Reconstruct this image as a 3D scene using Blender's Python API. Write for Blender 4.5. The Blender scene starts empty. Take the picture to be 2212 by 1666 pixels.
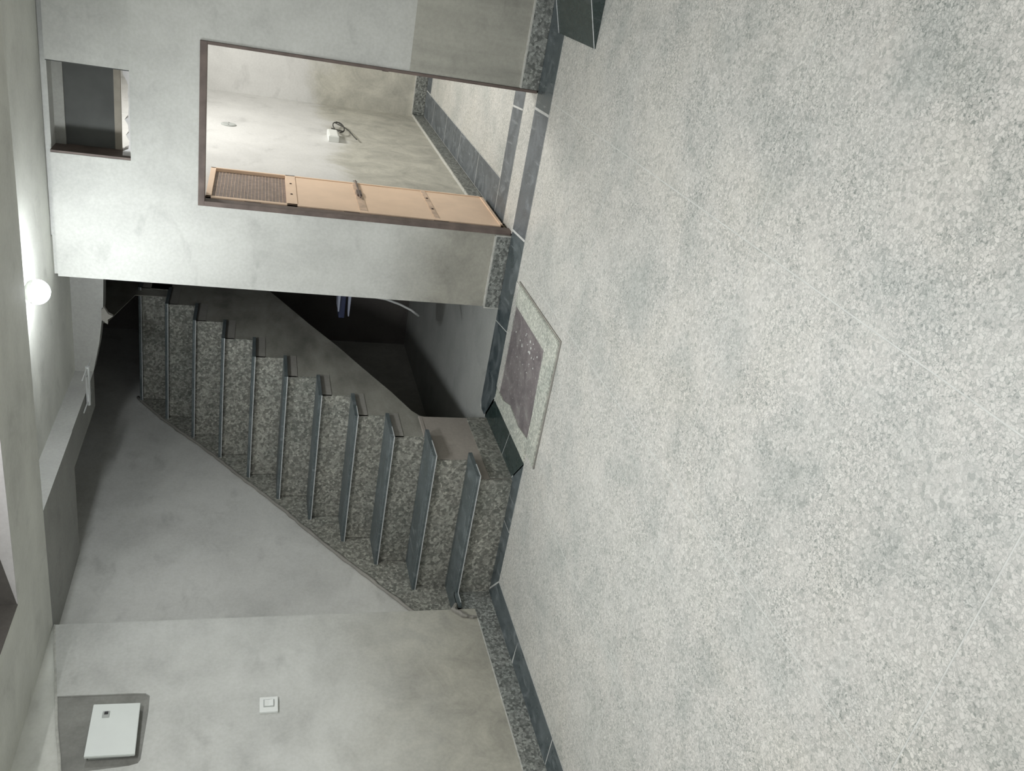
import bpy, bmesh, math, random
from mathutils import Matrix, Vector
random.seed(3)
S = bpy.context.scene
C = S.collection

# ------------------------------------------------------------------ camera
cam_d = bpy.data.cameras.new('camera')
cam = bpy.data.objects.new('camera', cam_d)
C.objects.link(cam)
RIGHT = Vector((0.8771306, 0.4785232, 0.0407122))      # directions of the upright view
DOWN = Vector((0.1766558, -0.2426532, -0.9538932))
FWD = Vector((-0.4465810, 0.8438809, -0.2973724))
mw = Matrix.Identity(4)                                 # the phone is turned a quarter
for i in range(3):
    mw[i][0] = DOWN[i]; mw[i][1] = RIGHT[i]; mw[i][2] = -FWD[i]
mw[0][3], mw[1][3], mw[2][3] = 0.0, 0.0, 1.5
cam.matrix_world = mw
cam_d.sensor_width = 36.0
cam_d.lens = 36.0 * 1849.91 / 2212.0
cam_d.clip_start = 0.05
S.camera = cam

# ------------------------------------------------------------------ light
S.view_settings.view_transform = 'Standard'
S.view_settings.look = 'None'
S.view_settings.gamma = 1.0
S.view_settings.use_curve_mapping = False
S.view_settings.exposure = 0.0
S.cycles.max_bounces = 8
S.cycles.diffuse_bounces = 5
S.cycles.caustics_reflective = False
S.cycles.caustics_refractive = False
w = bpy.data.worlds.new('daylight'); S.world = w
w.use_nodes = True
w.node_tree.nodes['Background'].inputs[0].default_value = (0.86, 0.93, 1.0, 1)
w.node_tree.nodes['Background'].inputs[1].default_value = 0.6

def area(name, loc, rot, sx, sy, power, col):
    l = bpy.data.lights.new(name, 'AREA'); l.shape = 'RECTANGLE'
    l.size = sx; l.size_y = sy; l.energy = power; l.color = col
    o = bpy.data.objects.new(name, l); C.objects.link(o)
    o.location = loc; o.rotation_euler = rot
    return o
# fill light added at the unseen opening behind the camera
area('opening_fill', (-0.2, -2.75, 1.5), (math.radians(90), 0, 0), 4.6, 2.3, 30, (0.985, 0.99, 1.0))
# strip lamp on the main room ceiling, behind and above the camera
area('ceiling_strip_lamp', (-1.5, 2.15, 2.64), (0, 0, 0), 0.12, 0.9, 52, (0.985, 0.99, 1.0))
area('ceiling_fill_rear', (0.3, 0.2, 2.97), (0, 0, 0), 1.2, 0.12, 40, (0.985, 0.99, 1.0))  # extra overhead fill, added to brighten the floor on the right
# lamp of the bedroom, on its ceiling and out of view
area('bedroom_lamp', (-0.2, 6.6, 2.85), (0, 0, 0), 0.5, 0.5, 74, (1.0, 0.98, 0.95))
BULB = Vector((-1.788, 4.107, 2.440))
BULB_STRENGTH = 330.0

# ------------------------------------------------------------------ materials
def nodes(name):
    m = bpy.data.materials.new(name); m.use_nodes = True
    nt = m.node_tree; b = nt.nodes['Principled BSDF']
    return m, nt, b
def N(nt, t, **k):
    n = nt.nodes.new(t)
    for a, v in k.items():
        if a.startswith('i_'): n.inputs[a[2:].replace('_', ' ')].default_value = v
        else: setattr(n, a, v)
    return n
def L(nt, a, b): nt.links.new(a, b)
def pos(nt, scale=(1, 1, 1)):
    g = N(nt, 'ShaderNodeNewGeometry')
    mp = N(nt, 'ShaderNodeMapping'); mp.inputs['Scale'].default_value = scale
    L(nt, g.outputs['Position'], mp.inputs['Vector'])
    return mp.outputs[0]
def noise(nt, vec, scale, detail=4, rough=.55, dist=0.0):
    n = N(nt, 'ShaderNodeTexNoise'); n.inputs['Scale'].default_value = scale
    n.inputs['Detail'].default_value = detail; n.inputs['Roughness'].default_value = rough
    n.inputs['Distortion'].default_value = dist
    L(nt, vec, n.inputs['Vector']); return n.outputs['Fac']
def ramp(nt, fac, stops, interp='LINEAR'):
    r = N(nt, 'ShaderNodeValToRGB'); r.color_ramp.interpolation = interp
    e = r.color_ramp.elements
    while len(e) < len(stops): e.new(0.5)
    for x, (p, c) in zip(e, stops):
        x.position = p
        if not isinstance(c, tuple): c = (c, c, c)
        x.color = (*c, 1)
    L(nt, fac, r.inputs[0]); return r.outputs[0]
def mix(nt, fac, a, b, mode='MIX'):
    m = N(nt, 'ShaderNodeMix', data_type='RGBA', blend_type=mode)
    for s, v in ((0, fac), (6, a), (7, b)):
        if isinstance(v, bpy.types.NodeSocket): L(nt, v, m.inputs[s])
        elif isinstance(v, tuple): m.inputs[s].default_value = (*v, 1)
        else: m.inputs[s].default_value = v
    return m.outputs[2]
def mth(nt, op, a, b=None, clamp=False):
    m = N(nt, 'ShaderNodeMath', operation=op, use_clamp=clamp)
    for i, v in enumerate((a, b)):
        if v is None: continue
        if isinstance(v, bpy.types.NodeSocket): L(nt, v, m.inputs[i])
        else: m.inputs[i].default_value = v
    return m.outputs[0]
def bump(nt, b, h, strength, dist=0.004):
    n = N(nt, 'ShaderNodeBump'); n.inputs['Strength'].default_value = strength
    n.inputs['Distance'].default_value = dist
    L(nt, h, n.inputs['Height']); L(nt, n.outputs[0], b.inputs['Normal'])

def flat(name, col, rough=.6, metal=0.0, var=.12, vs=14, spec=.5):
    m, nt, b = nodes(name)
    f = noise(nt, pos(nt), vs)
    lo = tuple(c * (1 - var) for c in col); hi = tuple(min(1, c * (1 + var)) for c in col)
    L(nt, ramp(nt, f, [(.3, lo), (.7, hi)]), b.inputs['Base Color'])
    b.inputs['Roughness'].default_value = rough; b.inputs['Metallic'].default_value = metal
    b.inputs['Specular IOR Level'].default_value = spec
    bump(nt, b, f, .15)
    return m

def plaster(name, base, damp=(.33, .32, .27), z0=.25, z1=1.0, damp_amt=.8, streak=(1, 1, 1), contrast=.16, sheen=.75, wob=.5):
    """grey trowelled cement plaster; damp, dirty and yellowish near the floor"""
    m, nt, b = nodes(name)
    v = pos(nt, streak); p = pos(nt)
    big = noise(nt, p, 1.6, 5, .6, .6); mid = noise(nt, v, 3.4, 4, .5, .3); fine = noise(nt, p, 60, 3, .6)
    lo = tuple(c * (1 - contrast * 1.35) for c in base); hi = tuple(min(.9, c * (1 + contrast)) for c in base)
    c1 = ramp(nt, mid, [(.28, lo), (.5, base), (.74, hi)])
    c2 = mix(nt, .55, c1, ramp(nt, big, [(.3, tuple(c * .82 for c in base)), (.7, hi)]))
    # a few darker trowel smudges
    sm = noise(nt, pos(nt, (1.0, 1.0, 1.7)), 4.2, 5, .55, .5)
    c2 = mix(nt, ramp(nt, sm, [(.58, 0.0), (.76, .36)]), c2, tuple(c * .5 for c in base))
    # damp rising from the floor, with an uneven edge
    sep = N(nt, 'ShaderNodeSeparateXYZ'); L(nt, p, sep.inputs[0])
    h = mth(nt, 'ADD', sep.outputs[2], mth(nt, 'MULTIPLY', mth(nt, 'SUBTRACT', big, .5), wob))
    mr = N(nt, 'ShaderNodeMapRange', interpolation_type='SMOOTHSTEP')
    mr.inputs[1].default_value = z1; mr.inputs[2].default_value = z0
    mr.inputs[3].default_value = 0; mr.inputs[4].default_value = damp_amt
    L(nt, h, mr.inputs[0])
    dc = ramp(nt, noise(nt, p, 4.5, 6, .65, .8), [(.3, tuple(c * .72 for c in damp)), (.68, tuple(c * 1.25 for c in damp))])
    c3 = mix(nt, mr.outputs[0], c2, dc)
    c3 = mix(nt, .05, c3, ramp(nt, fine, [(.35, .0), (.65, 1.0)]), 'OVERLAY')
    L(nt, c3, b.inputs['Base Color'])
    b.inputs['Roughness'].default_value = sheen
    b.inputs['Specular IOR Level'].default_value = .3
    hh = mth(nt, 'ADD', mth(nt, 'MULTIPLY', mid, 1.0), mth(nt, 'MULTIPLY', fine, .25))
    bump(nt, b, hh, .25, .006)
    return m

def terrazzo(name, light, dark, scale=55, dark_amt=.5, rough=.35, spec_=.5, chipvar=.12, fleck=.58, warm=True):
    """ground terrazzo: angular pale marble chips close together, grey-green cement and dark flecks between them"""
    m, nt, b = nodes(name)
    p = pos(nt)
    warp = N(nt, 'ShaderNodeTexNoise'); warp.inputs['Scale'].default_value = scale * .55; warp.inputs['Detail'].default_value = 3
    L(nt, p, warp.inputs['Vector'])
    add = N(nt, 'ShaderNodeVectorMath', operation='MULTIPLY_ADD')
    L(nt, warp.outputs['Color'], add.inputs[0]); add.inputs[1].default_value = (.022,) * 3; L(nt, p, add.inputs[2])
    vo = N(nt, 'ShaderNodeTexVoronoi', feature='F1'); vo.inputs['Scale'].default_value = scale; L(nt, add.outputs[0], vo.inputs['Vector'])
    ve = N(nt, 'ShaderNodeTexVoronoi', feature='DISTANCE_TO_EDGE'); ve.inputs['Scale'].default_value = scale; L(nt, add.outputs[0], ve.inputs['Vector'])
    sep = N(nt, 'ShaderNodeSeparateColor'); L(nt, vo.outputs['Color'], sep.inputs[0])
    sc = lambda k: tuple(min(.95, c * k) for c in light)
    mid = tuple(a * .55 + c * .45 for a, c in zip(light, dark))
    chip = ramp(nt, sep.outputs[0], [(0.0, mid), (.14, sc(1 - chipvar * 1.6)), (.45, sc(1 - chipvar * .5)), (.75, sc(1 + chipvar * .2)), (1.0, sc(1 + chipvar * 1.1))])
    gap = ramp(nt, ve.outputs['Distance'], [(.03, 1.0), (.13, 0.0)])
    n1 = noise(nt, p, scale * 1.15, 3, .6, .6)                 # flecks, about a third of a chip across
    fl = ramp(nt, n1, [(fleck, 0.0), (fleck + .07, 1.0)])
    patch = noise(nt, p, 4.2, 4, .65, .5)
    pm = ramp(nt, patch, [(.30, dark_amt * .30), (.68, dark_amt)])
    f1 = mth(nt, 'MULTIPLY', mth(nt, 'MAXIMUM', mth(nt, 'MULTIPLY', gap, .55), fl), pm, True)
    c = mix(nt, f1, chip, dark)
    tone = noise(nt, p, 1.3, 5, .6, .7)
    c = mix(nt, 1.0, c, ramp(nt, tone, [(.3, (.88, .90, .89)), (.5, (.98, .978, .965)), (.72, (1.0, .985, .95) if warm else (.97, 1, .98))]), 'MULTIPLY')
    t2 = noise(nt, p, 3.1, 4, .6, .4)
    c = mix(nt, 1.0, c, ramp(nt, t2, [(.34, (.84, .855, .845)), (.50, (.99, .982, .97)), (.7, (1.0, .995, .975))]), 'MULTIPLY')
    t3 = noise(nt, p, 6.5, 2, .4, .2)
    c = mix(nt, ramp(nt, t3, [(.745, 0.0), (.82, .30)]), c, sc(.6))
    L(nt, c, b.inputs['Base Color'])
    b.inputs['Roughness'].default_value = rough
    b.inputs['Specular IOR Level'].default_value = spec_
    bump(nt, b, noise(nt, p, 30, 3), .05, .003)
    return m

def granite(name, col=(.020, .026, .030), dust=.35, rough=.22):
    """black granite, smeared with dried cement dust"""
    m, nt, b = nodes(name)
    p = pos(nt)
    d = noise(nt, p, 7.0, 5, .6, 1.4)
    st = noise(nt, pos(nt, (9.0, 1.6, 2.0)), 3.0, 4, .6, .6)
    fine = noise(nt, p, 220, 2, .5)
    base = ramp(nt, fine, [(.4, col), (.72, tuple(c * 2.2 for c in col))])
    f = mth(nt, 'MAXIMUM', ramp(nt, d, [(.42, dust * .10), (.60, dust * .40), (.76, dust)]), ramp(nt, st, [(.56, 0.0), (.74, dust * 1.1)]), True)
    L(nt, mix(nt, f, base, (.32, .35, .36)), b.inputs['Base Color'])
    L(nt, ramp(nt, d, [(.35, rough), (.7, rough + .3)]), b.inputs['Roughness'])
    b.inputs['Specular IOR Level'].default_value = .6
    return m

M = {}
M['plaster_wall'] = plaster('cement_plaster_left', (.54, .545, .515), (.35, .335, .275), .1, 1.35, .85, (1, 1.1, 1.8), contrast=.2)
M['plaster_back'] = plaster('cement_plaster_back', (.52, .525, .495), (.29, .28, .235), .25, .85, .85, (1.4, 1, .9))
M['plaster_stair'] = plaster('cement_plaster_stairwell', (.56, .56, .53), (.45, .43, .37), 0, 1.2, .5, (1, 1, 1))
M['plaster_room'] = plaster('cement_plaster_bedroom', (.62, .62, .60), (.42, .41, .35), .75, 1.0, .85, (1, 1, 1.5), .08, wob=.9)
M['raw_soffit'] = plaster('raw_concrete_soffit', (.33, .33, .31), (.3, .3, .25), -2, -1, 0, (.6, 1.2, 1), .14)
M['raw'] = plaster('raw_concrete', (.67, .675, .625), (.3, .3, .25), -2, -1, 0, (.5, 1.2, 3), .2)
M['patch'] = plaster('rough_mortar_patch', (.25, .25, .23), (.2, .2, .2), -2, -1, 0, (1, 2, 2), .38)
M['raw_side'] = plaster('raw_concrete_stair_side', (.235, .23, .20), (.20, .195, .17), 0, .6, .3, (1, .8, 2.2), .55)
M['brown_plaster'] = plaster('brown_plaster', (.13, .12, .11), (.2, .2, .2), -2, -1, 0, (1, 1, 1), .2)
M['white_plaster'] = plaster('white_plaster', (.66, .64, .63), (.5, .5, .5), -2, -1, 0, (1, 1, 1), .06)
M['screed'] = plaster('grey_cement_screed', (.40, .41, .385), (.2, .2, .2), -2, -1, 0, (1, 1, 1), .15)
M['streaky'] = plaster('streaky_lower_plaster', (.36, .355, .31), (.2, .2, .2), -2, -1, 0, (4.5, 1, .5), .24)
M['mortar'] = plaster('mortar', (.25, .24, .215), (.2, .2, .2), -2, -1, 0, (1, 1, 1), .2)
M['side_fill'] = plaster('side_fill', (.27, .26, .235), (.2, .2, .2), -2, -1, 0, (1, 1, 1), .15)
M['clay'] = plaster('smooth_brown_plaster', (.33, .30, .265), (.3, .28, .25), -2, -1, 0, (1, 1, 1), .1)
M['grout'] = flat('pale_grout', (.50, .51, .49), .8, 0, .15, 30)
M['lime'] = flat('pale_lime_edge', (.50, .50, .46), .8, 0, .2, 30)
M['floor'] = terrazzo('floor_terrazzo', (.605, .60, .578), (.19, .215, .20), 88, .95, .42, .4, .08, .56)
M['divider'] = flat('pale_divider_strip', (.56, .57, .54), .5, 0, .1, 20)
M['step'] = terrazzo('step_terrazzo', (.36, .36, .325), (.09, .10, .09), 66, .8, .5, .35, .33, .55)
M['skirt'] = terrazzo('skirting_terrazzo', (.30, .315, .30), (.09, .10, .095), 78, .85, .45, .4, .38, .55)
M['ring'] = terrazzo('ring_terrazzo', (.54, .56, .51), (.22, .24, .22), 90, .8, .6, .3, .2, .55)
M['granite'] = granite('black_granite', (.030, .042, .046), .55, .25)
M['granite_dark'] = granite('black_granite_clean', (.013, .024, .022), .12, .16)
M['granite_grey'] = granite('dusty_black_granite', (.05, .058, .064), .55, .4)
M['tread'] = granite('step_granite', (.045, .058, .060), .45, .32)
M['nosing'] = flat('granite_arris_glint', (.50, .52, .52), .35, 0, .15, 60)  # light caught on the polished granite edges, put in as a pale colour
M['peach'] = flat('peach_enamel', (.86, .645, .475), .45, 0, .06, 6)
M['peach_dk'] = flat('worn_peach_enamel', (.62, .465, .35), .6, 0, .25, 20)
M['mesh_brown'] = flat('brown_mesh', (.24, .19, .165), .6, 0, .2, 40)
M['frame_brown'] = flat('brown_red_oxide_frame', (.125, .095, .082), .6, 0, .3, 12)
M['rust'] = flat('dark_rusty_steel', (.060, .036, .026), .7, .3, .4, 30)
M['white_pl'] = flat('white_plastic', (.78, .80, .77), .35, 0, .03, 5)
M['white_en'] = flat('white_powder_coat', (.70, .735, .70), .4, 0, .03, 5)
M['grey_pl'] = flat('grey_plastic', (.40, .42, .40), .5, 0, .05)
M['black_pl'] = flat('black_plastic', (.012, .012, .012), .5, 0, .1)
M['cable'] = flat('dark_cable', (.035, .035, .03), .55, 0, .1)
M['pipe'] = flat('pale_grey_pipe', (.45, .46, .45), .5, 0, .1)
M['navy'] = flat('dark_blue_plastic', (.018, .024, .06), .4, 0, .1)
M['paleblue'] = flat('pale_blue_grey_plastic', (.25, .27, .34), .4, 0, .1)
M['board'] = flat('dark_grey_board', (.06, .063, .058), .7, 0, .25, 5)
M['tan'] = flat('tan_wood', (.27, .245, .20), .7, 0, .15)
M['steel'] = flat('dull_steel', (.34, .34, .32), .45, .6, .15)

def cover_mat():
    m, nt, b = nodes('dusty_purple_brown_cover'); p = pos(nt)
    n1 = noise(nt, p, 9, 6, .7, .6); n2 = noise(nt, p, 70, 4, .6)
    c = ramp(nt, n1, [(.3, (.115, .10, .105)), (.55, (.20, .18, .18)), (.75, (.33, .33, .30))])
    c = mix(nt, ramp(nt, n2, [(.63, 0.0), (.70, .6)]), c, (.5, .5, .47))
    L(nt, c, b.inputs['Base Color']); b.inputs['Roughness'].default_value = .55
    bump(nt, b, n2, .5, .003); return m
M['cover'] = cover_mat()
def emit(name, col, s):
    m, nt, b = nodes(name)
    b.inputs['Base Color'].default_value = (.9, .9, .9, 1)
    b.inputs['Emission Color'].default_value = (*col, 1); b.inputs['Emission Strength'].default_value = s
    return m
M['glow'] = emit('lit_bulb_dome', (.93, .97, 1.0), BULB_STRENGTH)

# ------------------------------------------------------------------ mesh helpers
def obj(name, bm, m, parent=None, smooth=False):
    bmesh.ops.recalc_face_normals(bm, faces=bm.faces)
    me = bpy.data.meshes.new(name); bm.to_mesh(me); bm.free()
    me.materials.append(M[m] if isinstance(m, str) else m)
    if smooth:
        for p in me.polygons: p.use_smooth = True
    o = bpy.data.objects.new(name, me); C.objects.link(o)
    if parent is not None: o.parent = parent
    return o
def bx(bm, x0, x1, y0, y1, z0, z1, bev=0.0):
    r = bmesh.ops.create_cube(bm, size=1.0)
    vs = r['verts']
    for v in vs:
        v.co = Vector((x0 + (v.co.x + .5) * (x1 - x0), y0 + (v.co.y + .5) * (y1 - y0), z0 + (v.co.z + .5) * (z1 - z0)))
    if bev > 0:
        es = list({e for v in vs for e in v.link_edges})
        bmesh.ops.bevel(bm, geom=es, offset=bev, segments=2, profile=.6, affect='EDGES', clamp_overlap=True)
    return bm
def box(name, x0, x1, y0, y1, z0, z1, m, parent=None, bev=0.0):
    # origins sit at the piece so that copies and other tools read them well
    bm = bx(bmesh.new(), x0, x1, y0, y1, z0, z1, bev)
    return obj(name, bm, m, parent)
def prism(bm, pts, axis, a, b):
    """polygon pts in the plane across axis ('x': (y,z), 'y': (x,z), 'z': (x,y)) swept from a to b"""
    def P(p, t):
        return {'x': (t, p[0], p[1]), 'y': (p[0], t, p[1]), 'z': (p[0], p[1], t)}[axis]
    A = [bm.verts.new(P(p, a)) for p in pts]; B = [bm.verts.new(P(p, b)) for p in pts]
    bm.faces.new(A); bm.faces.new(list(reversed(B)))
    n = len(pts)
    for i in range(n):
        j = (i + 1) % n
        bm.faces.new([A[j], A[i], B[i], B[j]])
    return bm
def tube(bm, pts, r, seg=8, closed=False):
    pts = [Vector(p) for p in pts]; rings = []
    n = len(pts)
    for i, p in enumerate(pts):
        if closed: t = pts[(i + 1) % n] - pts[i - 1]
        else: t = pts[min(i + 1, n - 1)] - pts[max(i - 1, 0)]
        t.normalize()
        u = t.cross(Vector((0.13, .21, 1)));
        if u.length < 1e-3: u = t.cross(Vector((1, 0, 0)))
        u.normalize(); v = t.cross(u)
        rr = r[i] if isinstance(r, (list, tuple)) else r
        rings.append([bm.verts.new(p + (u * math.cos(2 * math.pi * k / seg) + v * math.sin(2 * math.pi * k / seg)) * rr) for k in range(seg)])
    for i in range(n if closed else n - 1):
        a, b = rings[i], rings[(i + 1) % n]
        for k in range(seg): bm.faces.new([a[k], a[(k + 1) % seg], b[(k + 1) % seg], b[k]])
    if not closed:
        bm.faces.new(list(reversed(rings[0]))); bm.faces.new(rings[-1])
    return bm
def lathe(bm, prof, c, seg=24, axis='z'):
    c = Vector(c); rings = []
    for r, h in prof:
        ring = []
        for k in range(seg):
            a = 2 * math.pi * k / seg
            d = Vector((r * math.cos(a), r * math.sin(a), h))
            if axis == 'x': d = Vector((h, r * math.cos(a), r * math.sin(a)))
            if axis == 'y': d = Vector((r * math.cos(a), h, r * math.sin(a)))
            ring.append(bm.verts.new(c + d))
        rings.append(ring)
    for a, b in zip(rings, rings[1:]):
        for k in range(seg): bm.faces.new([a[k], a[(k + 1) % seg], b[(k + 1) % seg], b[k]])
    bm.faces.new(list(reversed(rings[0]))); bm.faces.new(rings[-1])
    return bm
def tag(o, label=None, cat=None, group=None, kind=None):
    if label: o['label'] = label
    if cat: o['category'] = cat
    if group: o['group'] = group
    if kind: o['kind'] = kind
    return o
def thing(name, loc, label, cat, group=None):
    o = bpy.data.objects.new(name, None); C.objects.link(o); o.location = loc
    o.empty_display_size = .1
    bpy.context.view_layer.update()
    return tag(o, label, cat, group)
def adopt(root, *kids):
    for k in kids:
        k.parent = root; k.matrix_parent_inverse = Matrix.Translation(-Vector(root.location))
def struct(o, label, cat=None): return tag(o, label, cat, None, 'structure')

# ================================================================== SETTING
XL, YB = -3.54, 4.83            # left wall face, back wall face
STX = -3.66                     # stairwell wall face

# ---- back wall with door and ventilator openings
DX0, DX1, DZ = -1.525, -.672, 1.785
VX0, VX1, VZ0, VZ1 = -1.322, -.868, 2.118, 2.497
bm = bmesh.new()
W0, W1 = YB, YB + .20
for x0, x1, z0, z1 in ((-2.0, DX0, -.02, 2.497), (DX1, 2.6, -.02, 2.497), (DX0, DX1, DZ, VZ0),
                       (DX0, VX0, VZ0, 2.497), (VX1, DX1, VZ0, 2.497)):
    bx(bm, x0, x1, W0, W1, z0, z1)
bmesh.ops.remove_doubles(bm, verts=bm.verts, dist=1e-5)
bx(bm, -2.0, 2.6, W0 + .035, W1, 2.497, 3.02)
wb = struct(obj('wall_back', bm, 'plaster_back'), 'grey cement-plastered back wall with the bedroom doorway, ventilator opening and damp stains below')

adopt(wb, box('lower_coat', -.668, 2.6, YB - .004, YB, .05, .725, 'streaky'))
# ---- left wall (front part), raw concrete core and a proud plaster coat with a ragged top
wl = struct(box('wall_left', -3.80, XL, -3.0, 3.77, -.02, 2.41, 'raw'), 'left wall, bare concrete band above pale cement plaster coat')
lip = []
n = 40
for i in range(n + 1):
    t = i / n; y = 3.77 - t * 6.77
    z = 2.404 - .2067 * min(t * 6.77, 1.4) + random.uniform(-.006, .006)
    lip.append((y, z))
rag = lambda a: a + random.uniform(-.004, .004)
# polygon of the coat, leaving out the mortar patch round the distribution box
coat = [(-3.0, 0.0)] + [(3.77, 0.0)]
up = [p for p in lip if p[0] > 3.285]
coat += up
coat += [(3.283, 2.30), (3.281, 2.20), (3.276, 2.08), (3.272, 1.95), (3.268, 1.905), (3.250, 1.884), (3.16, 1.880), (3.02, 1.882), (2.88, 1.884), (2.862, 1.893), (2.852, 1.93), (2.845, 2.05), (2.838, 2.215)]
coat += [p for p in lip if p[0] < 2.82]
bm = prism(bmesh.new(), coat, 'x', XL, XL + .012)
adopt(wl, obj('plaster_coat', bm, 'plaster_wall'))
bm = bmesh.new()
lp = [(XL + .008, y, z) for y, z in lip if y > 1.5]
tube(bm, lp, [.005 + random.uniform(0, .004) for _ in lp], 6)
adopt(wl, obj('plaster_lip', bm, 'lime'))
adopt(wl, obj('mortar_patch', prism(bmesh.new(), [(3.285, 1.881), (3.285, 2.303), (2.83, 2.207), (2.83, 1.881)], 'x', XL, XL + .004), 'patch'))

# ---- stairwell wall on the left of the steps
ws = struct(box('wall_stairwell', -3.80, STX, 3.77, 8.2, -.02, 4.2, 'plaster_stair'), 'stairwell side wall, plastered grey and falling into darkness above the steps')
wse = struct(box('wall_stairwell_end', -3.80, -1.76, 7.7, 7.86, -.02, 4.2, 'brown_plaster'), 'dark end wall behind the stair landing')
# ---- beam crossing the room, lower soffit over the stair foot, slab in front of the back wall
ZC, ZB = 2.52, 2.41
bm = bmesh.new()
bx(bm, -3.80, 2.6, 3.235, 3.77, ZB, 3.02)
bx(bm, -3.80, -2.90, -3.0, 3.235, ZB, 3.02)
struct(obj('trim_1', bm, 'raw'), 'concrete beams crossing the top of the room in front of the ventilator')
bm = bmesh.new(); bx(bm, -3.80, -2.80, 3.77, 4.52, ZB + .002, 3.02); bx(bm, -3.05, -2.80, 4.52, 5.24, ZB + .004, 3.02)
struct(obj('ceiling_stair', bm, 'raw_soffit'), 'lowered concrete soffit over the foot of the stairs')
bm = bmesh.new(); bx(bm, -2.80, 2.6, 3.77, 4.83, ZC, 3.02); bx(bm, -2.80, -1.78, 4.83, 5.30, ZC, 3.02)
struct(obj('ceiling_back', bm, 'raw'), 'flat concrete ceiling between the beam and the back wall, carrying the bulb')
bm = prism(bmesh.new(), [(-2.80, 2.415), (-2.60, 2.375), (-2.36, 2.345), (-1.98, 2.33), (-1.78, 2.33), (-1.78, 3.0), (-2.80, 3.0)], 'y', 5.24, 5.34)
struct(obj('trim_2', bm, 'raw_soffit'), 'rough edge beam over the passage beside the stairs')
struct(obj('ceiling', bx(bmesh.new(), -3.80, 2.6, -3.0, 5.03, 3.02, 3.1), 'raw'), 'main room ceiling slab')
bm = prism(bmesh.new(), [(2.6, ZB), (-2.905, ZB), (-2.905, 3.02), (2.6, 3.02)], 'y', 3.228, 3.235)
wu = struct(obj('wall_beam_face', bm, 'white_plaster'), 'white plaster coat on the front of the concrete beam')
adopt(wu, obj('dark_band', prism(bmesh.new(), [(-2.905, ZB), (-2.585, 2.468), (-1.2, 2.72), (-1.2, 3.02), (-2.905, 3.02)], 'y', 3.2265, 3.2275), 'brown_plaster'))  # shade beyond a diagonal edge on the beam, put in as a dark panel
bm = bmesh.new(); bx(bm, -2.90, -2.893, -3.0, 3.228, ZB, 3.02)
adopt(wu, obj('dark_band', bm, 'brown_plaster'))
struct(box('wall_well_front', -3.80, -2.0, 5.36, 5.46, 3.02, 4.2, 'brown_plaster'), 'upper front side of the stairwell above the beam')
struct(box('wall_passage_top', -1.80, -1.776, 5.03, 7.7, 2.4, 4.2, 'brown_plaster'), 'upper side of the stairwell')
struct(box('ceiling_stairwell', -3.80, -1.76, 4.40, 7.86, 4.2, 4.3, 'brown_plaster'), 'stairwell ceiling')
# ---- shell behind the camera
struct(box('wall_right', 2.6, 2.75, -3.0, 5.03, -.02, 3.1, 'plaster_back'), 'right wall of the main room')
bm = bmesh.new()
for x0, x1, z0, z1 in ((-3.8, -2.6, 0, 3.0), (2.2, 2.6, 0, 3.0), (-2.6, 2.2, 2.7, 3.0), (-2.6, 2.2, 0, .25)):
    bx(bm, x0, x1, -3.0, -2.85, z0, z1)
struct(obj('wall_front', bm, 'plaster_back'), 'front wall of the main room with a wide opening')

# ---- bedroom behind the door
RL = -1.545
struct(box('wall_bedroom_left', -1.775, RL, 5.03, 8.25, -.02, 2.9, 'plaster_room'), 'pale plastered left wall of the bedroom, stained brown towards its foot')
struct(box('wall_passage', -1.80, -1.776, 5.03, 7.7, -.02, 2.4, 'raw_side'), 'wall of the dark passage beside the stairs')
struct(box('wall_bedroom_back', -1.775, 2.6, 8.25, 8.4, -.02, 2.9, 'plaster_room'), 'far wall of the bedroom')
struct(box('wall_bedroom_right', 1.6, 1.75, 5.03, 8.4, -.02, 2.9, 'plaster_room'), 'right wall of the bedroom')
struct(box('ceiling_bedroom', -1.775, 1.75, 5.03, 8.4, 2.9, 3.0, 'white_plaster'), 'bedroom ceiling')

# ---- floor: cast terrazzo panels between pale divider strips, black granite borders
fl = struct(box('floor', -3.80, 2.75, -3.0, 8.4, -.12, -.022, 'grout'), 'pale speckled terrazzo floor edged with black granite borders')
G = .0022
def panel(x0, x1, y0, y1, m='floor', name='floor_panel'):
    o = box(name, x0 + G, x1 - G, y0 + G, y1 - G, -.0222, 0.0, m); adopt(fl, o); return o
XS = [-3.34, -2.52, -1.60, -.68, .24, 1.16, 2.08, 2.6]
YS = [-3.0, -1.42, -.18, 1.06, 2.30, 3.54, 4.53]
for i in range(len(XS) - 1):
    for j in range(len(YS) - 1):
        y1 = YS[j + 1]
        if i == 0 and j == 5: y1 = 3.795
        panel(XS[i], XS[i + 1], YS[j], y1)
panel(-1.29, 1.6, 5.26, 8.0)                                   # bedroom floor
panel(-1.51, -.68, 4.80, 5.03)                                 # strip in the doorway
adopt(fl, obj('passage_screed', prism(bmesh.new(), [(-2.695, 4.70), (-2.695, 4.803), (-1.80, 4.803), (-1.80, 7.70), (-3.658, 7.70), (-3.658, 4.635), (-2.705, 4.635)], 'z', -.0222, -.0003), 'screed'))
dv = bmesh.new()                                               # divider strips set flush between the panels
for x in XS[1:-1]: bx(dv, x - G, x + G, -3.0, 4.53, -.0222, -.0004)
for y in YS[1:-1]: bx(dv, -3.34, 2.6, y - G, y + G, -.0222, -.0005)
adopt(fl, tag(obj('divider_strip', dv, 'divider'), kind='stuff'))
g = .003
def tile(x0, x1, y0, y1, m='granite'):
    o = box('border_tile', x0 + g, x1 - g, y0 + g, y1 - g, -.0222, .0012, m, None, .0015); adopt(fl, o); return o
def tilep(pts, m='granite'):
    o = obj('border_tile', prism(bmesh.new(), pts, 'z', -.0222, .0012), m); adopt(fl, o); return o
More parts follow.
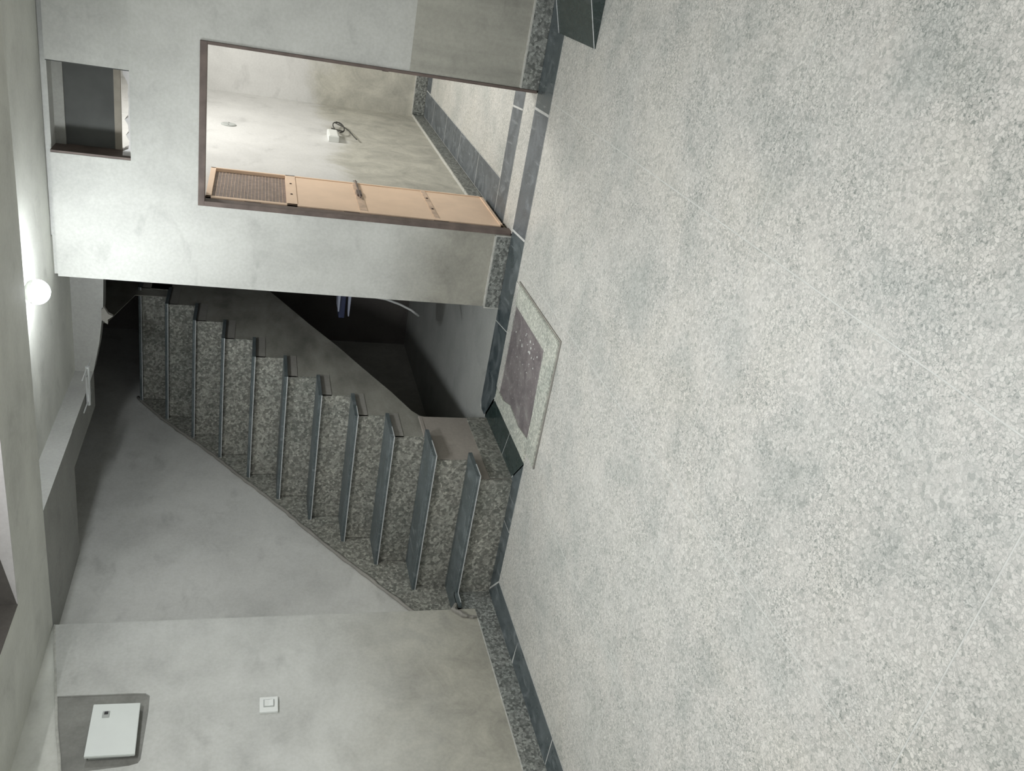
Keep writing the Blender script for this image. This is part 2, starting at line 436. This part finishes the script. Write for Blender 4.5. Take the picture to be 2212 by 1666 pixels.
# back border
tilep([(-.745, 4.533), (-.755, 4.80), (2.6, 4.80), (2.6, 4.533)], 'granite')
tilep([(-1.452, 4.533), (-1.474, 4.80), (-.770, 4.80), (-.760, 4.533)], 'granite_grey')
tilep([(-2.035, 4.533), (-2.075, 4.80), (-1.488, 4.80), (-1.466, 4.533)])
tilep([(-2.480, 4.53), (-2.700, 4.675), (-2.700, 4.76), (-2.66, 4.80), (-2.081, 4.80), (-2.041, 4.533), (-2.10, 4.53)])
# border down the right side of the steps
tilep([(-2.503, 4.13), (-2.503, 4.518), (-2.697, 4.655), (-2.697, 4.19)], 'granite_dark')
tilep([(-2.503, 3.802), (-2.503, 4.125), (-2.697, 4.185), (-2.697, 3.955)], 'granite_dark')
# in front of the first riser
tilep([(-2.977, 3.799), (-2.512, 3.799), (-2.70, 3.948), (-2.977, 3.948)]); tilep([(-3.512, 3.933), (-3.336, 3.792), (-2.983, 3.792), (-2.983, 3.948), (-3.3, 3.948)])
# left border
yy = [3.925, 3.32, 2.65, 1.98, 1.31, .64, -.03, -.70, -1.4, -2.1, -3.0]
tilep([(-3.527, 3.93), (-3.343, 3.785), (-3.343, 3.315), (-3.527, 3.335)])
for a, b in zip(yy[1:], yy[2:]): tile(-3.53, -3.34, b, a)
# doorway and bedroom borders
tilep([(-1.52, 5.036), (-1.52, 5.257), (-.845, 5.257), (-.825, 5.036)], 'granite_grey')
tilep([(-.833, 5.257), (1.6, 5.257), (1.6, 5.036), (-.815, 5.036)], 'granite_grey')
ys = [5.262, 5.9, 6.55, 7.15, 7.75, 8.22]
for a, b in zip(ys, ys[1:]): tile(-1.52, -1.29, a, b, 'granite_grey')
for a, b in ((-1.287, -.7), (-.7, -.1), (-.1, .5), (.5, 1.1), (1.1, 1.6)): tile(a, b, 8.0, 8.22, 'granite_grey')

bm = bmesh.new()                                               # pale grout standing just below the tile faces
for x0, x1, y0, y1 in ((-2.70, 2.6, 4.532, 4.80), (-2.70, -2.503, 3.80, 4.66), (-3.34, -2.505, 3.797, 3.93), (-3.528, -3.342, -3.0, 3.93),
                       (-1.52, 1.6, 5.035, 5.258), (-1.52, -1.29, 5.258, 8.22), (-1.29, 1.6, 8.0, 8.22)):
    bx(bm, x0, x1, y0, y1, -.0221, .0007)
adopt(fl, tag(obj('joint_grout', bm, 'grout'), kind='stuff'))

# ---- skirtings
def skirt(name, x0, x1, y0, y1, z1, label, edge):
    o = struct(box(name, x0, x1, y0, y1, 0, z1, 'skirt', None, .002), label)
    e = edge
    adopt(o, box('top_edge', *e, z1 - .004, z1 + .003, 'lime'))
    return o
skirt('baseboard_left', XL + .0125, -3.527, -3.0, 3.77, .122, 'grey terrazzo skirting along the left wall with a pale top edge', (XL + .012, -3.5265, -3.0, 3.705))
skirt('baseboard_pier', -1.998, -1.527, 4.803, YB, .093, 'short terrazzo skirting on the pier between doorway and stairs', (-1.998, -1.527, 4.8025, YB))
skirt('baseboard_back', -.668, 2.6, 4.803, YB, .104, 'terrazzo skirting of the back wall right of the doorway', (-.668, 2.6, 4.8025, YB))
skirt('baseboard_bedroom_left', RL, -1.523, 5.04, 8.25, .10, 'terrazzo skirting of the left bedroom wall', (RL, -1.5225, 5.04, 8.25))
skirt('baseboard_bedroom_back', -1.52, 1.6, 8.228, 8.25, .11, 'terrazzo skirting of the far bedroom wall', (-1.52, 1.6, 8.2275, 8.25))
# pale limewash on the arris of the pier skirting
adopt(bpy.data.objects['baseboard_pier'], box('end_edge', -2.001, -1.994, 4.801, YB, 0, .096, 'lime'), box('end_edge', -1.531, -1.523, 4.801, YB, 0, .096, 'lime'))

# ================================================================== STAIRCASE
NY = [3.885, 4.085, 4.335, 4.575, 4.816, 5.050, 5.313, 5.571, 5.836, 6.095, 6.36]
NZ = [.228, .447, .657, .850, 1.055, 1.260, 1.463, 1.667, 1.870, 2.075, 2.285]
XR = -2.70
ST = thing('staircase', (-3.18, 3.93, 0), 'straight staircase of terrazzo risers and dark granite treads, rising into the dark', 'staircase')
prof = []
zp = 0.0
for y, z in zip(NY, NZ):
    r = y + .047
    prof += [(r, zp), (r, z - .0225)]; zp = z - .0225
prof += [(7.69, zp), (7.69, 1.95), (7.0, 1.60), (6.395, 1.284), (5.937, 1.064), (5.586, .882), (5.265, .735), (4.943, .58), (4.701, .479), (4.640, .435), (4.625, .40), (4.620, 0)]
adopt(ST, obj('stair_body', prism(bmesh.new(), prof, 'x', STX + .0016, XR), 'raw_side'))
for k, (y, z) in enumerate(zip(NY, NZ)):
    z0 = 0 if k == 0 else NZ[k - 1]
    adopt(ST, box('riser', STX + .02 if k else -3.527, XR + .003, y + .034, y + .047, z0, z - .0225, 'step'))
    yb = NY[k + 1] + .047 if k < 10 else 7.69
    xr = XR + .022 if k > 1 else -2.645
    t = .022
    # tread profile with two shallow grooves behind the nosing
    def prof_t(y, z):
        a = [(y + .004, z - t), (y, z - t + .004), (y, z - .004), (y + .004, z)]
        for gy in (.030, .060):
            a += [(y + gy, z), (y + gy + .003, z - .003), (y + gy + .009, z - .003), (y + gy + .012, z)]
        return a + [(yb, z), (yb, z - t)]
    x0 = STX + .003
    bm = prism(bmesh.new(), prof_t(y, z), 'x', x0 if k else -3.52, xr)
    if k == 0:                                                   # the first tread runs on beside the wall end
        prism(bm, [(3.772, z), (3.772, z - t), (yb, z - t), (yb, z)], 'x', x0, -3.52)
        prism(bm, [(3.772, z), (3.772, z - t), (3.90, z - t), (3.90, z)], 'x', -3.53, -3.503)
    td = obj('tread', bm, 'tread'); adopt(ST, td)
    bm = bmesh.new()
    bx(bm, (x0 if k else -3.503), xr, y - .0035, y + .003, z - t - .001, z - t + .0045)
    if k < 4: bx(bm, xr - .002, xr + .003, y - .003, y + (.12 if k != 1 else .17), z - t - .001, z - t + .004)
    if k == 0: bx(bm, -3.506, -3.50, 3.80, y, z - t - .001, z - t + .004)
    ar = obj('nosing_arris', bm, 'nosing'); ar.parent = td; ar.matrix_parent_inverse = td.matrix_parent_inverse.copy()
    ar.matrix_parent_inverse = Matrix.Identity(4)
# block under the first tread where the side wall stops, and terrazzo plinths
adopt(ST, box('corner_block', STX + .0016, -3.527, 3.772, 3.932, 0, NZ[0] - .0225, 'skirt'))
adopt(ST, box('side_plinth', XR + .001, XR + .011, 3.945, 4.62, 0, .135, 'step'))
bm = bmesh.new()
bx(bm, XR, XR + .006, 3.935, 4.618, .135, NZ[0] - .0225); bx(bm, XR, XR + .006, 4.135, 4.618, NZ[0] - .0225, NZ[1] - .022)
bx(bm, XR - .05, XR + .006, NY[2] + .03, 4.628, NZ[1] - .03, NZ[1] + .001, .006)
adopt(ST, obj('smooth_render', bm, 'clay'))
# lighter mortar run along the side of every step
bm = bmesh.new()
for k in range(2, 11):
    yb = NY[k + 1] + .03 if k < 10 else 6.7
    bx(bm, XR, XR + .003, NY[k] + .03, yb + .05, NZ[k] - .085, NZ[k] - .023)
adopt(ST, obj('side_mortar', bm, 'side_fill'))
# terrazzo skirt climbing the wall with a rough mortar edge
sk = [(3.775, .228), (3.93, .228)]
for k in range(1, 10):
    sk += [(NY[k] + .04, NZ[k - 1]), (NY[k] + .04, NZ[k])]
sk += [(NY[10] + .04, NZ[9]), (6.40, 2.285), (6.10, 2.09), (5.67, 1.745), (4.90, 1.186), (4.56, .955), (3.92, .482), (3.775, .40)]
adopt(ST, obj('wall_skirt', prism(bmesh.new(), sk, 'x', STX + .0016, STX + .014), 'step'))
ed = [(6.42, 2.31), (6.10, 2.10), (5.67, 1.757), (4.90, 1.197), (4.56, .966), (3.92, .492), (3.79, .405)]
pts = []
for (a, b), (c, d) in zip(ed, ed[1:]):
    n = max(2, int(math.hypot(c - a, d - b) / .05))
    for i in range(n):
        t = i / n; pts.append((STX + .0155, a + (c - a) * t, b + (d - b) * t + random.uniform(-.005, .005)))
bm = bmesh.new(); tube(bm, pts, [random.uniform(.009, .0135) for _ in pts], 7)
adopt(ST, obj('mortar_edge', bm, 'mortar', None, True))
# lumps of mortar left where the plaster coat ends
bm = bmesh.new()
tube(bm, [(-3.512, 3.80, .238), (-3.510, 3.775, .246), (-3.511, 3.755, .262), (-3.512, 3.74, .25), (-3.511, 3.725, .225), (-3.512, 3.705, .215), (-3.513, 3.695, .190), (-3.515, 3.688, .155), (-3.516, 3.690, .13)], [.008, .013, .016, .012, .014, .015, .010, .010, .006], 7)
adopt(ST, obj('mortar_lump', bm, 'mortar'))
# upper wall standing on the side of the flight, next to the slab
up_poly = [(5.763, 2.411), (6.265, 2.293), (6.27, 2.06), (7.69, 2.06), (7.69, 3.2), (5.763, 3.2)]
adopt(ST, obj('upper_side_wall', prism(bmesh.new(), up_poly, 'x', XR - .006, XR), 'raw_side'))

# ================================================================== DOOR
FR = thing('door_frame', (-1.1, 4.86, 0), 'reddish brown steel angle frame lining the bedroom doorway', 'door frame')
fy0, fy1 = 4.822, 4.885
kids = [box('jamb', DX0, DX0 + .028, fy0, fy1, 0, DZ - .034, 'frame_brown', None, .002),
        box('jamb', DX1 - .016, DX1, fy0, fy1, 0, DZ - .034, 'frame_brown', None, .002),
        box('head', DX0, DX1, fy0, fy1, DZ - .034, DZ, 'frame_brown', None, .002)]
adopt(FR, *kids)
bm = bmesh.new()
bx(bm, DX1 - .026, DX1 - .014, 4.87, 4.90, .83, .865, .002)
adopt(FR, obj('latch_keep', bm, 'frame_brown'))
for zz in (.42, .95, 1.5):
    bm = bmesh.new(); lathe(bm, [(.006, -.045), (.006, .045)], (DX0 + .022, 4.892, zz), 10)
    adopt(FR, obj('hinge', bm, 'rust'))

LX, LY0, LY1 = -1.492, 4.900, 5.515
LF = thing('door_leaf', (LX, LY0, 0), 'peach painted steel door leaf with a brown mesh upper panel, standing open', 'door')
LT = .030
xf = LX                      # visible face x
def bar(bm, y0, y1, z0, z1, x0=xf - LT, x1=xf): bx(bm, x0, x1, y0, y1, z0, z1, .0015)
bm = bmesh.new()
bar(bm, LY0, LY0 + .022, .03, 1.752); bar(bm, LY1 - .016, LY1, .03, 1.752); bar(bm, LY0, LY1, 1.722, 1.752); bar(bm, LY0, LY1, .03, .05)
bar(bm, LY0, LY1, 1.255, 1.315)
adopt(LF, obj('leaf_frame', bm, 'peach'))
for z0, z1 in ((.05, .425), (.455, .855), (.90, 1.255)):
    adopt(LF, box('panel', xf - .022, xf - .005, LY0 + .02, LY1 - .014, z0, z1, 'peach', None, .001))
for z0, z1 in ((.425, .455), (.855, .90)):
    adopt(LF, tag(box('cross_rail', xf - LT, xf - .001, LY0 + .02, LY1 - .014, z0, z1, 'peach_dk', None, .001), 'worn rail with rubbed paint'))
adopt(LF, box('mesh_panel', xf - .026, xf - .020, LY0 + .02, LY1 - .014, 1.315, 1.722, 'mesh_brown'))
nb = 20
bars = [box('grille_bar', xf - .0205, xf - .0185, LY0 + .02, LY1 - .014, 1.315 + (k + 1) * .407 / (nb + 1) - .0011, 1.315 + (k + 1) * .407 / (nb + 1) + .0011, 'peach_dk') for k in range(nb)]
adopt(LF, *bars)
bm = bmesh.new()
tube(bm, [(xf + .010, LY1 - .36, .877), (xf + .010, LY1 + .01, .877)], .005, 8)
bx(bm, xf, xf + .012, LY1 - .30, LY1 - .20, .862, .892, .002)
adopt(LF, obj('bolt', bm, 'frame_brown'))
bm = bmesh.new(); tube(bm, [(xf + .004, LY1 + .012 + .016 * math.cos(a), .878 + .013 * math.sin(a)) for a in [i * math.pi / 8 for i in range(16)]], .0022, 6, True)
adopt(LF, obj('ring', bm, 'steel'))
for yy_ in (LY0 + .2, LY0 + .42):
    for zz in (.44, 1.285): adopt(LF, box('rivet', xf, xf + .003, yy_, yy_ + .012, zz - .006, zz + .006, 'rust'))

# ================================================================== VENTILATOR
VT = thing('ventilator', ((VX0 + VX1) / 2, 4.93, VZ0), 'square ventilator opening above the doorway, closed by a dark grey board', 'ventilator')
adopt(VT, box('lining', VX0, VX0 + .012, YB + .002, 5.03, VZ0, VZ1, 'frame_brown'))
adopt(VT, box('lining', VX1 - .006, VX1, YB + .01, 5.03, VZ0, VZ1, 'board'))
adopt(VT, box('board', VX0 + .012, VX1 - .006, 4.985, 5.0, VZ0 + .092, VZ1 - .04, 'board'))
adopt(VT, box('bottom_rail', VX0 + .012, VX1 - .006, 4.980, 5.004, VZ0 + .062, VZ0 + .094, 'tan'))
adopt(VT, box('top_rail', VX0 + .012, VX1 - .006, 4.97, 5.03, VZ1 - .05, VZ1, 'patch'))
top = [(VX0 + .012, .045), (VX0 + .035, .043), (VX0 + .05, .016), (VX0 + .09, .010), (VX0 + .12, .026), (VX0 + .135, .012), (VX0 + .175, .015), (VX0 + .20, .030), (VX0 + .215, .013), (VX0 + .27, .010), (VX0 + .33, .013), (VX0 + .375, .010), (VX0 + .405, .022), (VX0 + .425, .034), (VX1 - .006, .036)]
bm = prism(bmesh.new(), [(VX1 - .006, VZ0), (VX0 + .012, VZ0)] + [(x, VZ0 + h) for x, h in top], 'y', 4.87, 4.97)
adopt(VT, obj('sill_mortar', bm, 'white_plaster'))

# ================================================================== MANHOLE
MH = thing('manhole', (-2.06, 4.07, 0), 'inspection cover with a purplish brown lid in a pale terrazzo ring, beside the steps', 'manhole cover')
bm = bmesh.new()
ZR = .012
prism(bm, [(-1.69, 4.45), (-1.685, 3.665), (-2.425, 3.650), (-2.415, 3.80), (-1.815, 3.835), (-1.820, 4.45)], 'z', .0002, ZR)
es = [e for e in bm.edges if all(v.co.z > .01 for v in e.verts)]
bmesh.ops.bevel(bm, geom=es, offset=.004, segments=2, affect='EDGES')
adopt(MH, obj('ring', bm, 'ring'))
bm = prism(bmesh.new(), [(-1.679, 4.47), (-1.673, 3.652), (-2.428, 3.637), (-2.428, 3.648), (-1.683, 3.6635), (-1.689, 4.47)], 'z', .0002, .006)
adopt(MH, obj('seam', bm, 'mortar'))
adopt(MH, obj('side_mortar', prism(bmesh.new(), [(-2.48, 4.50), (-2.40, 4.50), (-2.405, 4.35), (-2.355, 4.20), (-2.375, 4.0), (-2.35, 3.81), (-2.49, 3.80)], 'z', .0002, .009), 'ring'))
adopt(MH, obj('back_mortar', prism(bmesh.new(), [(-2.40, 4.445), (-1.70, 4.445), (-1.70, 4.52), (-2.40, 4.52)], 'z', .0002, .007), 'floor'))
adopt(MH, box('lid', -2.40, -1.825, 3.84, 4.44, .0002, .004, 'cover', None, .0015))
bm = bmesh.new()
for i in range(11):
    for j in range(11):
        lathe(bm, [(.006, 0), (.004, .0018)], (-2.35 + i * .048, 3.88 + j * .052, .004), 6)
adopt(MH, tag(obj('stud', bm, 'cover'), kind='stuff'))
bm = bmesh.new()
for _ in range(26):
    x = random.gauss(-1.95, .06); y = random.gauss(4.10, .13); r = random.uniform(.003, .010)
    if x > -1.84 or y > 4.42 or y < 3.86: continue
    lathe(bm, [(r, 0), (r * .5, .0025)], (x, y, .0041), 7)
adopt(MH, tag(obj('mortar_splash', bm, 'grout'), 'white splashes of mortar on the lid', kind='stuff'))

# ================================================================== RAMP at the right edge
rp = thing('ramp', (-.34, 4.3, 0), 'black polished granite ramp rising to the right at the foot of the back wall', 'ramp')
sl_ = .31
bm = prism(bmesh.new(), [(-.34, 0.001), (.45, .001), (.45, .79 * sl_), (-.34, .004)], 'y', 4.04, 4.615)
adopt(rp, obj('ramp_body', bm, 'granite_dark'))
for y in (4.04, 4.612):
    adopt(rp, obj('edge_line', tube(bmesh.new(), [(-.34, y, .006), (.45, y, .79 * sl_ + .001)], .0022, 5), 'nosing'))

# ================================================================== WALL FITTINGS
LW = XL + .012
DB = thing('distribution_box', (LW, 3.03, 2.02), 'white electrical distribution box sunk in a rough mortar patch high on the left wall', 'electrical box')
bm = bmesh.new(); bx(bm, XL + .004, XL + .030, 2.905, 3.165, 1.93, 2.105, .003)
adopt(DB, obj('housing', bm, 'grey_pl'))
# lid: corners follow the slightly crooked mounting
bm = prism(bmesh.new(), [(3.182, 1.918), (3.190, 2.124), (2.893, 2.119), (2.887, 1.908)], 'x', XL + .030, XL + .044)
bmesh.ops.bevel(bm, geom=list(bm.edges), offset=.002, segments=2, affect='EDGES')
ld = obj('lid', bm, 'white_en'); adopt(DB, ld)
bm = bmesh.new(); bx(bm, XL + .044, XL + .047, 3.105, 3.142, 2.045, 2.077, .002)
lt = obj('latch', bm, 'grey_pl'); adopt(ld, lt); lt.matrix_parent_inverse = Matrix.Identity(4)
bm = bmesh.new(); bx(bm, XL + .047, XL + .049, 3.122, 3.138, 2.052, 2.069, .002)
lt2 = obj('latch_slot', bm, 'black_pl'); adopt(ld, lt2); lt2.matrix_parent_inverse = Matrix.Identity(4)

SW = thing('switch_plate', (LW, 3.14, 1.32), 'small white switch plate with one rocker on the left wall', 'switch')
bm = bmesh.new(); bx(bm, LW, LW + .014, 3.090, 3.184, 1.278, 1.366, .003)
adopt(SW, obj('plate', bm, 'white_pl'))
bm = bmesh.new(); bx(bm, LW + .0142, LW + .0155, 3.118, 3.166, 1.296, 1.348, .001)
adopt(SW, obj('rocker_recess', bm, 'grey_pl'))
bm = prism(bmesh.new(), [(LW + .0155, 1.300), (LW + .021, 1.300), (LW + .018, 1.322), (LW + .0195, 1.343), (LW + .0155, 1.343)], 'y', 3.123, 3.161)
adopt(SW, obj('rocker', bm, 'white_pl'))

SB = thing('socket_box', (RL, 6.92, .92), 'small white socket box on the bedroom wall with a loose cable above it', 'socket')
bm = bmesh.new(); bx(bm, RL, RL + .045, 6.80, 7.03, .885, .965, .004)
adopt(SB, obj('housing', bm, 'white_pl'))
bm = bmesh.new(); bx(bm, RL + .045, RL + .049, 6.81, 7.02, .893, .957, .002)
adopt(SB, obj('cover_plate', bm, 'white_pl'))
bm = bmesh.new(); cx = RL + .035
pts = [(RL + .03, 7.04, .925), (cx, 7.12, .925)]
for i in range(22):
    a = -2.6 + i * 2 * math.pi / 14
    pts.append((cx + .004 * math.sin(a * 1.3), 7.20 + .17 * math.cos(a), .862 + .045 * math.sin(a)))
pts += [(cx, 7.20, .81), (cx, 7.10, .785), (cx - .01, 6.98, .76), (cx - .01, 6.88, .745)]
tube(bm, pts, .0045, 6)
cab = obj('cable', bm, 'cable', None, True)
tag(cab, 'dark loose coil of cable hanging beside the white socket box', 'cable')

HD = thing('junction_plate', (RL, 6.95, 1.70), 'small round grey junction plate high on the bedroom wall', 'junction box')
bm = bmesh.new(); lathe(bm, [(.055, 0), (.055, .006), (.045, .010)], (RL, 6.95, 1.70), 24, 'x')
adopt(HD, obj('plate', bm, 'grey_pl'))
for y in (6.92, 6.98): adopt(HD, obj('screw', lathe(bmesh.new(), [(.006, .010), (.005, .013)], (RL, y, 1.70), 8, 'x'), 'steel'))

# ---- the lit bulb under the beam
LB = thing('light_bulb', (BULB.x, BULB.y, ZC), 'lit white bulb in a holder on the ceiling beside the pier top', 'light bulb')
adopt(LB, obj('holder', lathe(bmesh.new(), [(.040, 0), (.040, -.008), (.026, -.012)], (BULB.x, BULB.y, ZC), 24), 'white_pl', None, True))
RB = .058
dome = [(.0575, .012)]
for i in range(1, 13):
    a = math.radians(10) - i / 12 * math.radians(100)
    dome.append((max(.0005, RB * math.cos(a)), RB * .95 * math.sin(a)))
adopt(LB, obj('dome', lathe(bmesh.new(), dome, BULB, 28), 'glow', None, True))
adopt(LB, obj('base', lathe(bmesh.new(), [(.030, .050), (.046, .040), (.056, .024), (.0583, .0125)], BULB, 28), 'white_pl', None, True))

# ---- rebar stubs on the slab edge
bm = bmesh.new()
p, q = (-2.62, 4.96, 2.398), (-2.87, 4.94, 2.398)
tube(bm, [p, q], .013, 8)
for t, s_ in ((.03, .05), (.22, .03), (.72, .03), (.9, .05)):
    x = p[0] + (q[0] - p[0]) * t
    tube(bm, [(x, 4.80 if s_ > .04 else 4.93, 2.40), (x, 4.97, 2.40), (x - .005, 4.97 + s_ * 2.6, 2.397)], [.004, .004, .0015], 6)
tag(obj('rebar', bm, 'pipe'), 'pale bar with wire ends lying under the edge of the stair soffit', 'rebar')
bm = prism(bmesh.new(), [(-2.36, 2.352), (-2.345, 2.335), (-2.385, 2.315), (-2.40, 2.288), (-2.425, 2.318), (-2.455, 2.318), (-2.43, 2.352)], 'y', 5.215, 5.24)
tag(obj('mortar_fragment', bm, 'mortar'), 'jagged bit of mortar sticking out under the edge beam in the dark', 'mortar')

# ---- things in the dark under the stairs
pts = [(-1.802, 5.40, .92), (-1.98, 5.40, .90), (-2.13, 5.40, .80), (-2.21, 5.40, .66), (-2.252, 5.40, .57), (-2.282, 5.40, .49), (-2.310, 5.40, .41), (-2.338, 5.40, .355)]
pts = [(-1.802, 5.40, 1.02), (-1.98, 5.40, 1.00), (-2.12, 5.40, .92), (-2.195, 5.40, .80), (-2.222, 5.40, .717), (-2.236, 5.40, .607), (-2.268, 5.40, .507), (-2.303, 5.40, .429), (-2.344, 5.40, .369)]
bm = bmesh.new(); tube(bm, pts, .0085, 8)
tag(obj('hose', bm, 'pipe', None, True), 'thin pale hose curving out from behind the pier under the stairs', 'hose')
SF = thing('shelf', (-1.80, 5.55, .9), 'dark blue bracket shelf with two pale arms in the dark behind the pier', 'shelf')
adopt(SF, box('board', -2.44, -1.80, 5.50, 5.62, .865, .905, 'navy', None, .004))
for z0, z1, d in ((.905, .935, .03), (.835, .865, 0)):
    adopt(SF, obj('arm', prism(bmesh.new(), [(-1.80, z0 - .012), (-1.80, z1 + .012), (-2.42 + d, z0 + .008), (-2.42 + d, z0)], 'y', 5.49, 5.63), 'paleblue'))
